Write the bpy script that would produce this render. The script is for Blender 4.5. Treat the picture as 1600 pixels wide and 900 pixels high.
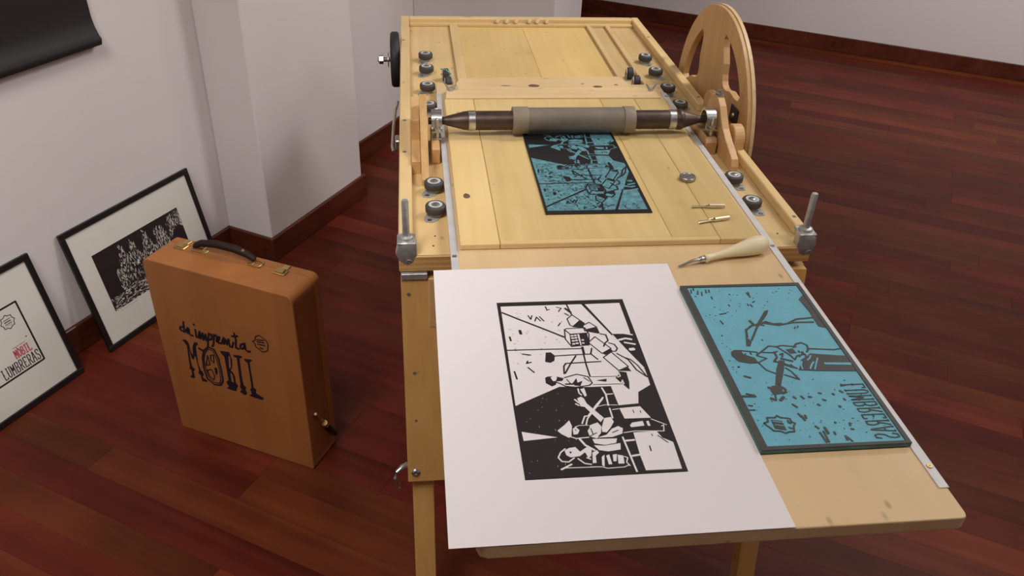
import bpy, bmesh, math, random
from mathutils import Matrix, Vector

# ------------------------------------------------------------------ camera, world, exposure
for o in list(bpy.data.objects):
    bpy.data.objects.remove(o, do_unlink=True)
scene = bpy.context.scene
COL = scene.collection
cam_d = bpy.data.cameras.new('camera')
cam = bpy.data.objects.new('camera', cam_d)
COL.objects.link(cam)
_r = Vector((0.993496, -0.107283, 0.038161)); _d = Vector((-0.028051, -0.555397, -0.831112)); _f = Vector((0.110358, 0.824636, -0.554794))
cam.matrix_world = Matrix(((_r.x, -_d.x, -_f.x, 0), (_r.y, -_d.y, -_f.y, 0), (_r.z, -_d.z, -_f.z, 1.588), (0, 0, 0, 1)))
cam_d.sensor_width = 36.0
cam_d.lens = 1296.97 / 1600 * 36.0
cam_d.clip_start = 0.02
scene.camera = cam
world = bpy.data.worlds.new('world'); scene.world = world
world.use_nodes = True
world.node_tree.nodes['Background'].inputs[0].default_value = (0.9, 0.93, 1.0, 1)
world.node_tree.nodes['Background'].inputs[1].default_value = 0.12
vs = scene.view_settings
vs.view_transform = 'Standard'; vs.look = 'None'; vs.exposure = 0.0; vs.gamma = 1.0
vs.use_curve_mapping = False
WASH_W = 150.0         # scales the left wall spot and the added fill spots
FILL_PANEL_W = 18.0        # each added ceiling fill panel
SPOT_W = 2.0         # each track spotlight
random.seed(7)

# ------------------------------------------------------------------ helpers
ANG = 0.535481
AV = Vector((math.sin(ANG), math.cos(ANG), 0)); BV = Vector((math.cos(ANG), -math.sin(ANG), 0))
ROOM = Matrix.Rotation(-ANG, 4, 'Z')      # local x = across the room (B), local y = along the left wall (A)
MW = {}
def new(): return bmesh.new()
def obj(name, bm, mat, parent=None, local=None, smooth=False, kind=None, label=None, centre=True):
    L = local or Matrix.Identity(4)
    bmesh.ops.recalc_face_normals(bm, faces=bm.faces)
    c = Vector((0, 0, 0))
    if centre:
        lo = Vector([min(v.co[i] for v in bm.verts) for i in range(3)]); hi = Vector([max(v.co[i] for v in bm.verts) for i in range(3)])
        c = (lo + hi) / 2; c.z = lo.z
    for v in bm.verts: v.co -= c
    me = bpy.data.meshes.new(name); bm.to_mesh(me); bm.free()
    mats = mat if isinstance(mat, (list, tuple)) else [mat]
    for m in mats: me.materials.append(m)
    if smooth:
        for p in me.polygons: p.use_smooth = True
        if smooth is not True: me.set_sharp_from_angle(angle=math.radians(smooth))
    o = bpy.data.objects.new(name, me); COL.objects.link(o)
    place(o, L @ Matrix.Translation(c), parent)
    if kind: o['kind'] = kind
    if label: o['label'] = label
    return o
def place(o, w, parent):
    MW[o.name] = w
    if parent:
        o.parent = parent
        o.matrix_basis = MW[parent.name].inverted() @ w
    else: o.matrix_basis = w
def share(src, name, w, parent=None):
    o = bpy.data.objects.new(name, src.data); COL.objects.link(o); place(o, w, parent); return o
def thing(name, label, cat, w, group=None):
    o = bpy.data.objects.new(name, None); COL.objects.link(o); o.empty_display_size = 0.05
    place(o, w if isinstance(w, Matrix) else Matrix.Translation(Vector(w)), None)
    return tag(o, label, cat, group)
def tag(o, label, cat, group=None):
    o['label'] = label; o['category'] = cat
    if group: o['group'] = group
    return o
def box(bm, x0, x1, y0, y1, z0, z1, bev=0.0, seg=1):
    t = new()
    v = [t.verts.new((x, y, z)) for x in (x0, x1) for y in (y0, y1) for z in (z0, z1)]
    for f in ((0, 1, 3, 2), (4, 6, 7, 5), (0, 4, 5, 1), (2, 3, 7, 6), (0, 2, 6, 4), (1, 5, 7, 3)): t.faces.new([v[i] for i in f])
    if bev: bmesh.ops.bevel(t, geom=t.edges[:], offset=bev, segments=seg, affect='EDGES', profile=0.5)
    merge(bm, t); return bm
def merge(bm, t, M=None):
    mp = {}
    for v in t.verts: mp[v] = bm.verts.new(M @ v.co if M else v.co)
    for f in t.faces:
        try:
            g = bm.faces.new([mp[v] for v in f.verts]); g.material_index = f.material_index; g.smooth = f.smooth
        except ValueError: pass
    t.free()
def Box(x0, x1, y0, y1, z0, z1, bev=0.0, seg=1): return box(new(), x0, x1, y0, y1, z0, z1, bev, seg)
def axis_m(p, d):
    return Matrix.Translation(Vector(p)) @ Vector(d).normalized().to_track_quat('Z', 'Y').to_matrix().to_4x4()
def lathe(bm, prof, p=(0, 0, 0), d=(0, 0, 1), seg=24, mi=0):
    t = new(); rings = []
    for r, h in prof:
        if r < 1e-6: rings.append([t.verts.new((0, 0, h))])
        else: rings.append([t.verts.new((r * math.cos(2 * math.pi * k / seg), r * math.sin(2 * math.pi * k / seg), h)) for k in range(seg)])
    for a, b in zip(rings, rings[1:]):
        for k in range(seg):
            k2 = (k + 1) % seg
            q = [a[k % len(a)], a[k2 % len(a)], b[k2 % len(b)], b[k % len(b)]]
            u = []
            for x in q:
                if x not in u: u.append(x)
            if len(u) > 2: t.faces.new(u).material_index = mi
    for rg in (rings[0], rings[-1]):
        if len(rg) > 2: t.faces.new(rg).material_index = mi
    merge(bm, t, axis_m(p, d)); return bm
def cyl(bm, p0, p1, r, seg=16, r1=None, ch=0.0):
    p0 = Vector(p0); p1 = Vector(p1); h = (p1 - p0).length; r1 = r if r1 is None else r1
    prof = [(r, 0), (r1, h)] if not ch else [(r - ch, 0), (r, ch), (r1, h - ch), (r1 - ch, h)]
    return lathe(bm, prof, p0, p1 - p0, seg)
def tube(bm, pts, r, seg=10):
    pts = [Vector(p) for p in pts]; rings = []; n = len(pts); up = Vector((0.31, 0.17, 0.93))
    for i, p in enumerate(pts):
        d = (pts[min(i + 1, n - 1)] - pts[max(i - 1, 0)]).normalized()
        s = d.cross(up).normalized(); u = s.cross(d)
        rr = r[i] if isinstance(r, (list, tuple)) else r
        rings.append([bm.verts.new(p + rr * (math.cos(2 * math.pi * k / seg) * s + math.sin(2 * math.pi * k / seg) * u)) for k in range(seg)])
    for a, b in zip(rings, rings[1:]):
        for k in range(seg): bm.faces.new((a[k], a[(k + 1) % seg], b[(k + 1) % seg], b[k]))
    bm.faces.new(rings[0]); bm.faces.new(rings[-1]); return bm
def prism(bm, loops, M, th, bev=0.0):
    """loops: outline (and holes) in 2D; extruded by th along local z of M"""
    t = new(); es = []
    for lp in loops:
        vs_ = [t.verts.new((x, y, 0)) for x, y in lp]
        es += [t.edges.new((vs_[i], vs_[(i + 1) % len(vs_)])) for i in range(len(vs_))]
    if len(loops) == 1: fs = [t.faces.new(list(t.verts))]
    else: fs = [g for g in bmesh.ops.triangle_fill(t, edges=es, use_beauty=True, use_dissolve=False)['geom'] if isinstance(g, bmesh.types.BMFace)]
    ex = bmesh.ops.extrude_face_region(t, geom=fs)
    for v in ex['geom']:
        if isinstance(v, bmesh.types.BMVert): v.co.z += th
    bmesh.ops.recalc_face_normals(t, faces=t.faces)
    if bev:
        e = [e for e in t.edges if abs(e.verts[0].co.z - e.verts[1].co.z) < 1e-6 and e.is_manifold and e.calc_face_angle(0) > 1.0]
        bmesh.ops.bevel(t, geom=e, offset=bev, segments=2, affect='EDGES', profile=0.5)
    merge(bm, t, M); return bm
YZ = Matrix(((0, 0, 1, 0), (1, 0, 0, 0), (0, 1, 0, 0), (0, 0, 0, 1)))   # 2D (y,z) -> world, extrude along +x
def at_x(x): return Matrix.Translation((x, 0, 0)) @ YZ
def arc(cx, cy, r, a0, a1, n): return [(cx + r * math.cos(math.radians(a0 + (a1 - a0) * i / n)), cy + r * math.sin(math.radians(a0 + (a1 - a0) * i / n))) for i in range(n + 1)]
# flat drawing: polygons and strokes laid as thin layers of ink or carving
def stroke(bm, pts, w, z, mi, closed=False):
    P = [Vector((x, y)) for x, y in pts]
    if closed: P = P + [P[0]]
    for a, b in zip(P, P[1:]):
        d = b - a
        if d.length < 1e-6: continue
        n = Vector((-d.y, d.x)).normalized() * w / 2
        e = d.normalized() * w * 0.18
        f = bm.faces.new([bm.verts.new((q.x, q.y, z)) for q in (a - n - e, b - n + e, b + n + e, a + n - e)]); f.material_index = mi
    for i, p in enumerate(P):
        ts = 0.42 if i in (0, len(P) - 1) and not closed else 0.5
        f = bm.faces.new([bm.verts.new((p.x + w * ts * math.cos(k * math.pi / 3), p.y + w * ts * math.sin(k * math.pi / 3), z + 5e-7)) for k in range(6)]); f.material_index = mi
def poly(bm, pts, z, mi):
    f = bm.faces.new([bm.verts.new((x, y, z)) for x, y in pts]); f.material_index = mi
def draw(bm, art, fx, wscale, layers, dz):
    """layers: layer number -> material index; dz: height for one layer"""
    for it, ln in enumerate(art.strip().split('\n')):
        up = it * 1.2e-6
        h, d = ln.split(' '); lay = int(h[0]); k = h[1]; w = int(h[2:]) * wscale
        n = [int(q) for q in d.split(',')]
        pts = [fx(n[i], n[i + 1]) for i in range(0, len(n), 2)]
        if k == 'P': poly(bm, pts, dz * lay + up, layers[lay])
        else: stroke(bm, pts, w, dz * lay + up, layers[lay], k == 'C')
GLYPH = {   # tall spurred poster letters in a unit box
 'L': [[(.2, 1), (.2, 0), (.95, 0), (.95, .14)], [(0, 1), (.4, 1)], [(.05, .5), (.35, .5)]],
 'U': [[(.15, 1), (.15, .15), (.4, 0), (.65, 0), (.88, .15), (.88, 1)], [(0, 1), (.3, 1)], [(.72, 1), (1, 1)], [(.05, .5), (.25, .5)]],
 'M': [[(.12, 0), (.12, 1), (.5, .4), (.88, 1), (.88, 0)], [(0, 0), (.25, 0)], [(.75, 0), (1, 0)], [(.02, .5), (.22, .5)]],
 'B': [[(.15, 0), (.15, 1), (.7, 1), (.9, .85), (.7, .52), (.15, .52)], [(.7, .52), (.95, .3), (.75, 0), (.15, 0)]],
 'R': [[(.15, 0), (.15, 1), (.75, 1), (.92, .78), (.7, .5), (.15, .5)], [(.45, .5), (.95, 0)], [(0, 0), (.3, 0)]],
 'E': [[(.9, .86), (.9, 1), (.15, 1), (.15, 0), (.9, 0), (.9, .14)], [(.15, .52), (.65, .52)]],
 'A': [[(.05, 0), (.45, 1), (.55, 1), (.95, 0)], [(.22, .4), (.78, .4)], [(0, 0), (.2, 0)], [(.8, 0), (1, 0)]],
 'S': [[(.9, .8), (.75, 1), (.25, 1), (.1, .8), (.3, .55), (.7, .45), (.9, .2), (.75, 0), (.25, 0), (.1, .2)]],
 'O': [[(.5, 1), (.15, .8), (.1, .5), (.15, .2), (.5, 0), (.85, .2), (.9, .5), (.85, .8), (.5, 1)], [(.3, 1.15), (.5, 1.05)]],
 'I': [[(.5, 0), (.5, 1)], [(.2, 0), (.8, 0)], [(.2, 1), (.8, 1)]],
}
def word(bm, text, org, dx, dy, w, z, mi, gap=0.22):
    org = Vector(org); dx = Vector(dx); dy = Vector(dy); n = len(text); cw = 1.0 / n
    for i, ch in enumerate(text):
        for s in GLYPH[ch]:
            stroke(bm, [tuple(org + dx * (cw * (i + gap / 2 + x * (1 - gap))) + dy * y) for x, y in s], w, z, mi)

# ------------------------------------------------------------------ materials
def mat(name, col, rough=0.5, metal=0.0, spec=0.5, coat=0.0, bump=0.0, bscale=200.0, var=0.0, vscale=6.0):
    m = bpy.data.materials.new(name); m.use_nodes = True; nt = m.node_tree; b = nt.nodes['Principled BSDF']
    b.inputs['Base Color'].default_value = (*col, 1); b.inputs['Roughness'].default_value = rough; b.inputs['Metallic'].default_value = metal
    b.inputs['Specular IOR Level'].default_value = spec; b.inputs['Coat Weight'].default_value = coat; b.inputs['Coat Roughness'].default_value = 0.15
    tc = nt.nodes.new('ShaderNodeTexCoord')
    if var:
        n = nt.nodes.new('ShaderNodeTexNoise'); n.inputs['Scale'].default_value = vscale; n.inputs['Detail'].default_value = 6
        nt.links.new(tc.outputs['Object'], n.inputs['Vector'])
        r = nt.nodes.new('ShaderNodeValToRGB'); r.color_ramp.elements[0].position = 0.3; r.color_ramp.elements[1].position = 0.7
        r.color_ramp.elements[0].color = (*[c * (1 - var) for c in col], 1); r.color_ramp.elements[1].color = (*[min(1, c * (1 + var)) for c in col], 1)
        nt.links.new(n.outputs['Fac'], r.inputs['Fac']); nt.links.new(r.outputs['Color'], b.inputs['Base Color'])
    if bump:
        n = nt.nodes.new('ShaderNodeTexNoise'); n.inputs['Scale'].default_value = bscale; n.inputs['Detail'].default_value = 4
        nt.links.new(tc.outputs['Object'], n.inputs['Vector'])
        bp = nt.nodes.new('ShaderNodeBump'); bp.inputs['Strength'].default_value = bump; bp.inputs['Distance'].default_value = 0.002
        nt.links.new(n.outputs['Fac'], bp.inputs['Height']); nt.links.new(bp.outputs['Normal'], b.inputs['Normal'])
    return m
def wood(name, dark, light, rough=0.45, grain='y', gs=1.0, knots=0.0, coat=0.0, rnd=0.12, ply=False, flecks=0.0, spec=0.4):
    m = bpy.data.materials.new(name); m.use_nodes = True; nt = m.node_tree; N = nt.nodes; K = nt.links; b = N['Principled BSDF']
    b.inputs['Roughness'].default_value = rough; b.inputs['Coat Weight'].default_value = coat; b.inputs['Coat Roughness'].default_value = 0.2; b.inputs['Specular IOR Level'].default_value = spec
    tc = N.new('ShaderNodeTexCoord'); oi = N.new('ShaderNodeObjectInfo')
    add = N.new('ShaderNodeVectorMath'); add.operation = 'ADD'
    mul = N.new('ShaderNodeVectorMath'); mul.operation = 'SCALE'; mul.inputs[0].default_value = (7.3, 5.1, 3.7); K.new(oi.outputs['Random'], mul.inputs['Scale'])
    K.new(tc.outputs['Object'], add.inputs[0]); K.new(mul.outputs[0], add.inputs[1])
    mp = N.new('ShaderNodeMapping'); s = {'x': (2, 45, 45), 'y': (45, 2, 45), 'z': (45, 45, 2)}[grain]
    mp.inputs['Scale'].default_value = tuple(q * gs for q in s); K.new(add.outputs[0], mp.inputs['Vector'])
    n1 = N.new('ShaderNodeTexNoise'); n1.inputs['Scale'].default_value = 1.0; n1.inputs['Detail'].default_value = 5; n1.inputs['Distortion'].default_value = 0.6; K.new(mp.outputs[0], n1.inputs['Vector'])
    n2 = N.new('ShaderNodeTexNoise'); n2.inputs['Scale'].default_value = 5.0; n2.inputs['Detail'].default_value = 3; K.new(add.outputs[0], n2.inputs['Vector'])
    mx = N.new('ShaderNodeMath'); mx.operation = 'MULTIPLY_ADD'; mx.inputs[1].default_value = 0.55; K.new(n1.outputs['Fac'], mx.inputs[0])
    m2 = N.new('ShaderNodeMath'); m2.operation = 'MULTIPLY'; m2.inputs[1].default_value = 0.45; K.new(n2.outputs['Fac'], m2.inputs[0]); K.new(m2.outputs[0], mx.inputs[2])
    r = N.new('ShaderNodeValToRGB'); r.color_ramp.elements[0].position = 0.33; r.color_ramp.elements[1].position = 0.66
    r.color_ramp.elements[0].color = (*dark, 1); r.color_ramp.elements[1].color = (*light, 1); K.new(mx.outputs[0], r.inputs['Fac'])
    hs = N.new('ShaderNodeHueSaturation'); K.new(r.outputs['Color'], hs.inputs['Color'])
    mr = N.new('ShaderNodeMapRange'); mr.inputs['To Min'].default_value = 1 - rnd; mr.inputs['To Max'].default_value = 1 + rnd; K.new(oi.outputs['Random'], mr.inputs['Value']); K.new(mr.outputs[0], hs.inputs['Value'])
    col = hs.outputs['Color']
    def over(fac, c):
        nonlocal col
        x = N.new('ShaderNodeMix'); x.data_type = 'RGBA'; K.new(fac, x.inputs['Factor']); K.new(col, x.inputs['A']); x.inputs['B'].default_value = (*c, 1); col = x.outputs['Result']
    def spots(scale, lo, hi, c, amt, stretch=(1, 1, 1)):
        q = N.new('ShaderNodeMapping'); q.inputs['Scale'].default_value = stretch; K.new(add.outputs[0], q.inputs['Vector'])
        v = N.new('ShaderNodeTexVoronoi'); v.inputs['Scale'].default_value = scale; K.new(q.outputs[0], v.inputs['Vector'])
        nn = N.new('ShaderNodeMath'); nn.operation = 'MULTIPLY_ADD'; nn.inputs[1].default_value = 0.06; K.new(n1.outputs['Fac'], nn.inputs[0]); K.new(v.outputs['Distance'], nn.inputs[2])
        g = N.new('ShaderNodeMapRange'); g.inputs['From Min'].default_value = hi; g.inputs['From Max'].default_value = lo; g.inputs['To Min'].default_value = 0; g.inputs['To Max'].default_value = amt
        K.new(nn.outputs[0], g.inputs['Value']); over(g.outputs[0], c)
    if knots: spots(5.0, 0.075, 0.15, tuple(q * 0.28 for q in dark), knots)
    if flecks: spots(26.0, 0.08, 0.15, tuple(q * 0.25 for q in dark), flecks, {'x': (.5, 1, 1), 'y': (1, .5, 1), 'z': (1, 1, .5)}[grain])
    if ply:
        w = N.new('ShaderNodeTexWave'); w.wave_type = 'BANDS'; w.bands_direction = 'Z'; w.inputs['Scale'].default_value = 30; w.inputs['Distortion'].default_value = 0.6; K.new(tc.outputs['Object'], w.inputs['Vector'])
        g = N.new('ShaderNodeMapRange'); g.inputs['To Max'].default_value = 0.45; K.new(w.outputs['Fac'], g.inputs['Value']); over(g.outputs[0], tuple(q * 0.55 for q in dark))
    K.new(col, b.inputs['Base Color'])
    bp = N.new('ShaderNodeBump'); bp.inputs['Strength'].default_value = 0.12; bp.inputs['Distance'].default_value = 0.001; K.new(n1.outputs['Fac'], bp.inputs['Height']); K.new(bp.outputs['Normal'], b.inputs['Normal'])
    return m
def srgb(r, g, b): return tuple(((c / 255) / 12.92 if c < 10 else (((c / 255) + 0.055) / 1.055) ** 2.4) for c in (r, g, b))
M = {}
M['pine_y'] = wood('pine_along', srgb(206, 174, 120), srgb(226, 196, 142), knots=0.5, flecks=0.4)
M['pine_x'] = wood('pine_across', srgb(206, 174, 120), srgb(226, 196, 142), grain='x', knots=0.5, flecks=0.3)
M['pine_pale'] = wood('pine_pale', srgb(206, 176, 130), srgb(226, 197, 150), grain='x', knots=0.8, flecks=0.4)
M['deck'] = wood('deck_yellow', srgb(206, 174, 108), srgb(222, 190, 124), rough=0.35, knots=0.2, flecks=0.25, coat=0.15)
M['platen'] = wood('platen_yellow', srgb(210, 180, 120), srgb(226, 198, 140), rough=0.35, knots=0.25, flecks=0.45, coat=0.15)
M['bed'] = wood('bed_tan', srgb(212, 180, 134), srgb(226, 195, 150), rough=0.4, gs=0.5, knots=0.0, flecks=0.5, coat=0.1)
M['ply'] = wood('plywood_edge', srgb(188, 140, 82), srgb(214, 170, 108), grain='x', ply=True)
M['beech'] = wood('beech', srgb(190, 148, 98), srgb(210, 168, 114), grain='z', gs=0.7)
M['beech_y'] = wood('beech_along', srgb(190, 148, 94), srgb(216, 176, 120), grain='y', gs=1.6)
M['apron'] = wood('apron_board', srgb(190, 142, 78), srgb(206, 160, 94), grain='z', flecks=0.5)
M['case'] = wood('case_veneer', srgb(142, 88, 44), srgb(160, 102, 54), grain='z', gs=0.35, rough=0.5, flecks=0.25, rnd=0.03)
M['case_side'] = wood('case_side', srgb(124, 72, 36), srgb(150, 92, 48), grain='z', gs=0.6, rough=0.5, rnd=0.03)
M['mahog'] = wood('mahogany_skirting', srgb(62, 26, 16), srgb(98, 46, 28), grain='y', gs=0.6, rough=0.35)
M['wall'] = mat('white_plaster', srgb(222, 214, 212), 0.9, spec=0.2, bump=0.05, bscale=120, var=0.02, vscale=2)
M['ceil'] = mat('ceiling_paint', srgb(225, 222, 218), 0.9, spec=0.2)
M['zinc'] = mat('zinc_plated_steel', (0.55, 0.55, 0.54), 0.32, 1.0, var=0.2, vscale=60)
M['alu'] = mat('aluminium_strip', (0.66, 0.65, 0.65), 0.5, 0.35, var=0.08, vscale=30)
M['castiron'] = mat('cast_metal', (0.50, 0.50, 0.49), 0.45, 0.75, var=0.2, vscale=80, bump=0.2)
M['plate'] = mat('dull_zinc_plate', (0.42, 0.41, 0.39), 0.5, 0.3, var=0.15, vscale=60)
M['bright'] = mat('pale_brass_nib', (0.72, 0.62, 0.42), 0.35, 0.6)
M['steel_dk'] = mat('dark_oiled_steel', srgb(82, 66, 58), 0.42, 0.55, var=0.3, vscale=40)
M['sleeve'] = mat('worn_rubber_sleeve', srgb(116, 106, 92), 0.6, 0.0, var=0.22, vscale=18)
M['collar'] = mat('grey_collar', srgb(136, 122, 104), 0.6)
M['rubber'] = mat('grey_rubber', srgb(66, 63, 62), 0.6)
M['black_rub'] = mat('black_rubber', srgb(38, 34, 33), 0.6, bump=0.2, bscale=90)
M['hub'] = mat('light_grey_plastic', srgb(196, 194, 192), 0.4)
M['brass'] = mat('old_brass', (0.62, 0.45, 0.2), 0.35, 1.0, var=0.15, vscale=50)
M['knob'] = mat('pale_brass', (0.80, 0.68, 0.46), 0.4, 0.4)
M['knot'] = mat('wood_knot', srgb(112, 80, 66), 0.5, var=0.3, vscale=200)
M['screw'] = mat('screw_steel', (0.3, 0.28, 0.25), 0.5, 0.8)
M['hole'] = mat('dark_gap', srgb(40, 24, 14), 0.9)
M['paper'] = mat('white_paper', srgb(228, 221, 221), 0.85, spec=0.2, bump=0.04, bscale=300)
M['ink'] = mat('black_ink', srgb(36, 30, 30), 0.45)
M['ink_red'] = mat('red_ink', srgb(205, 98, 108), 0.6)
M['ink_grey'] = mat('grey_pencil', srgb(128, 120, 114), 0.8)
M['teal'] = mat('teal_linoleum', srgb(104, 172, 190), 0.5, var=0.06, vscale=25, bump=0.35, bscale=140)
M['teal_dk'] = mat('teal_linoleum_edge', srgb(66, 116, 116), 0.6, var=0.25, vscale=40)
M['lino_ink'] = mat('inked_lino_surface', srgb(66, 66, 64), 0.5, var=0.12, vscale=40)
M['teal2'] = mat('inky_teal_linoleum', srgb(90, 140, 150), 0.45, var=0.35, vscale=90, bump=0.3, bscale=140)
M['lino_blk'] = mat('wet_black_ink', srgb(34, 32, 34), 0.35)
M['leather'] = mat('brown_leather', srgb(40, 27, 22), 0.6, bump=0.1, spec=0.2)
M['frame'] = mat('black_lacquer', srgb(22, 18, 17), 0.4, bump=0.1, bscale=60)
M['mount'] = mat('white_mount', srgb(228, 222, 214), 0.8, spec=0.2)
M['banner'] = mat('black_fabric', srgb(24, 18, 20), 0.55, bump=0.25, bscale=350)
M['cream'] = mat('cream_plastic', srgb(228, 214, 176), 0.4)
M['marker'] = mat('black_marker', srgb(20, 18, 30), 0.5)
M['turq'] = mat('turquoise_tape', srgb(90, 170, 150), 0.5)
M['tin'] = mat('dull_tin', (0.36, 0.33, 0.31), 0.4, 0.9, var=0.2, vscale=60)
def emis(name, col, s):
    m = bpy.data.materials.new(name); m.use_nodes = True; b = m.node_tree.nodes['Principled BSDF']
    b.inputs['Base Color'].default_value = (0.8, 0.8, 0.8, 1); b.inputs['Emission Color'].default_value = (*col, 1); b.inputs['Emission Strength'].default_value = s
    return m
M['fill_diffuser'] = emis('fill_panel_diffuser', (1, 0.95, 0.88), 3.0)  # glow of the added ceiling fill panels
def glass():
    m = bpy.data.materials.new('picture_glass'); m.use_nodes = True; nt = m.node_tree; nt.nodes.remove(nt.nodes['Principled BSDF'])
    t = nt.nodes.new('ShaderNodeBsdfTransparent'); t.inputs[0].default_value = (0.98, 0.985, 0.98, 1); g = nt.nodes.new('ShaderNodeBsdfGlossy'); g.inputs['Roughness'].default_value = 0.02
    lw = nt.nodes.new('ShaderNodeLayerWeight'); lw.inputs['Blend'].default_value = 0.3
    fr = nt.nodes.new('ShaderNodeMath'); fr.operation = 'MULTIPLY_ADD'; fr.inputs[1].default_value = 0.10; fr.inputs[2].default_value = 0.012; nt.links.new(lw.outputs['Facing'], fr.inputs[0]); x = nt.nodes.new('ShaderNodeMixShader')
    nt.links.new(fr.outputs[0], x.inputs[0]); nt.links.new(t.outputs[0], x.inputs[1]); nt.links.new(g.outputs[0], x.inputs[2]); nt.links.new(x.outputs[0], nt.nodes['Material Output'].inputs[0])
    return m
M['glass'] = glass()
def floor_mat():
    m = wood('jatoba_floor', srgb(78, 27, 18), srgb(108, 44, 28), rough=0.42, grain='x', gs=0.5, coat=0.0, rnd=0.0, spec=0.13)
    nt = m.node_tree; N = nt.nodes; hs = [n for n in N if n.type == 'HUE_SAT'][0]; oi = [n for n in N if n.type == 'OBJECT_INFO'][0]
    for l in list(hs.inputs['Value'].links): nt.links.remove(l)
    r = N.new('ShaderNodeValToRGB'); e = r.color_ramp.elements; e[0].color = (0.72, 0.72, 0.72, 1); e[1].color = (1.1, 1.1, 1.1, 1)
    q = e.new(0.8); q.color = (1.0, 1.0, 1.0, 1); q = e.new(0.93); q.color = (1.25, 1.25, 1.25, 1); e[3].color = (1.5, 1.5, 1.5, 1); q = e.new(0.35); q.color = (0.8, 0.8, 0.8, 1)
    nt.links.new(oi.outputs['Random'], r.inputs['Fac']); nt.links.new(r.outputs['Color'], hs.inputs['Value'])
    ml = N.new('ShaderNodeMath'); ml.operation = 'MULTIPLY'; ml.inputs[1].default_value = 13.7; fr = N.new('ShaderNodeMath'); fr.operation = 'FRACT'
    nt.links.new(oi.outputs['Random'], ml.inputs[0]); nt.links.new(ml.outputs[0], fr.inputs[0])
    h = N.new('ShaderNodeMapRange'); h.inputs['To Min'].default_value = 0.494; h.inputs['To Max'].default_value = 0.514; nt.links.new(fr.outputs[0], h.inputs['Value']); nt.links.new(h.outputs[0], hs.inputs['Hue'])
    return m
M['floor'] = floor_mat()

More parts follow.
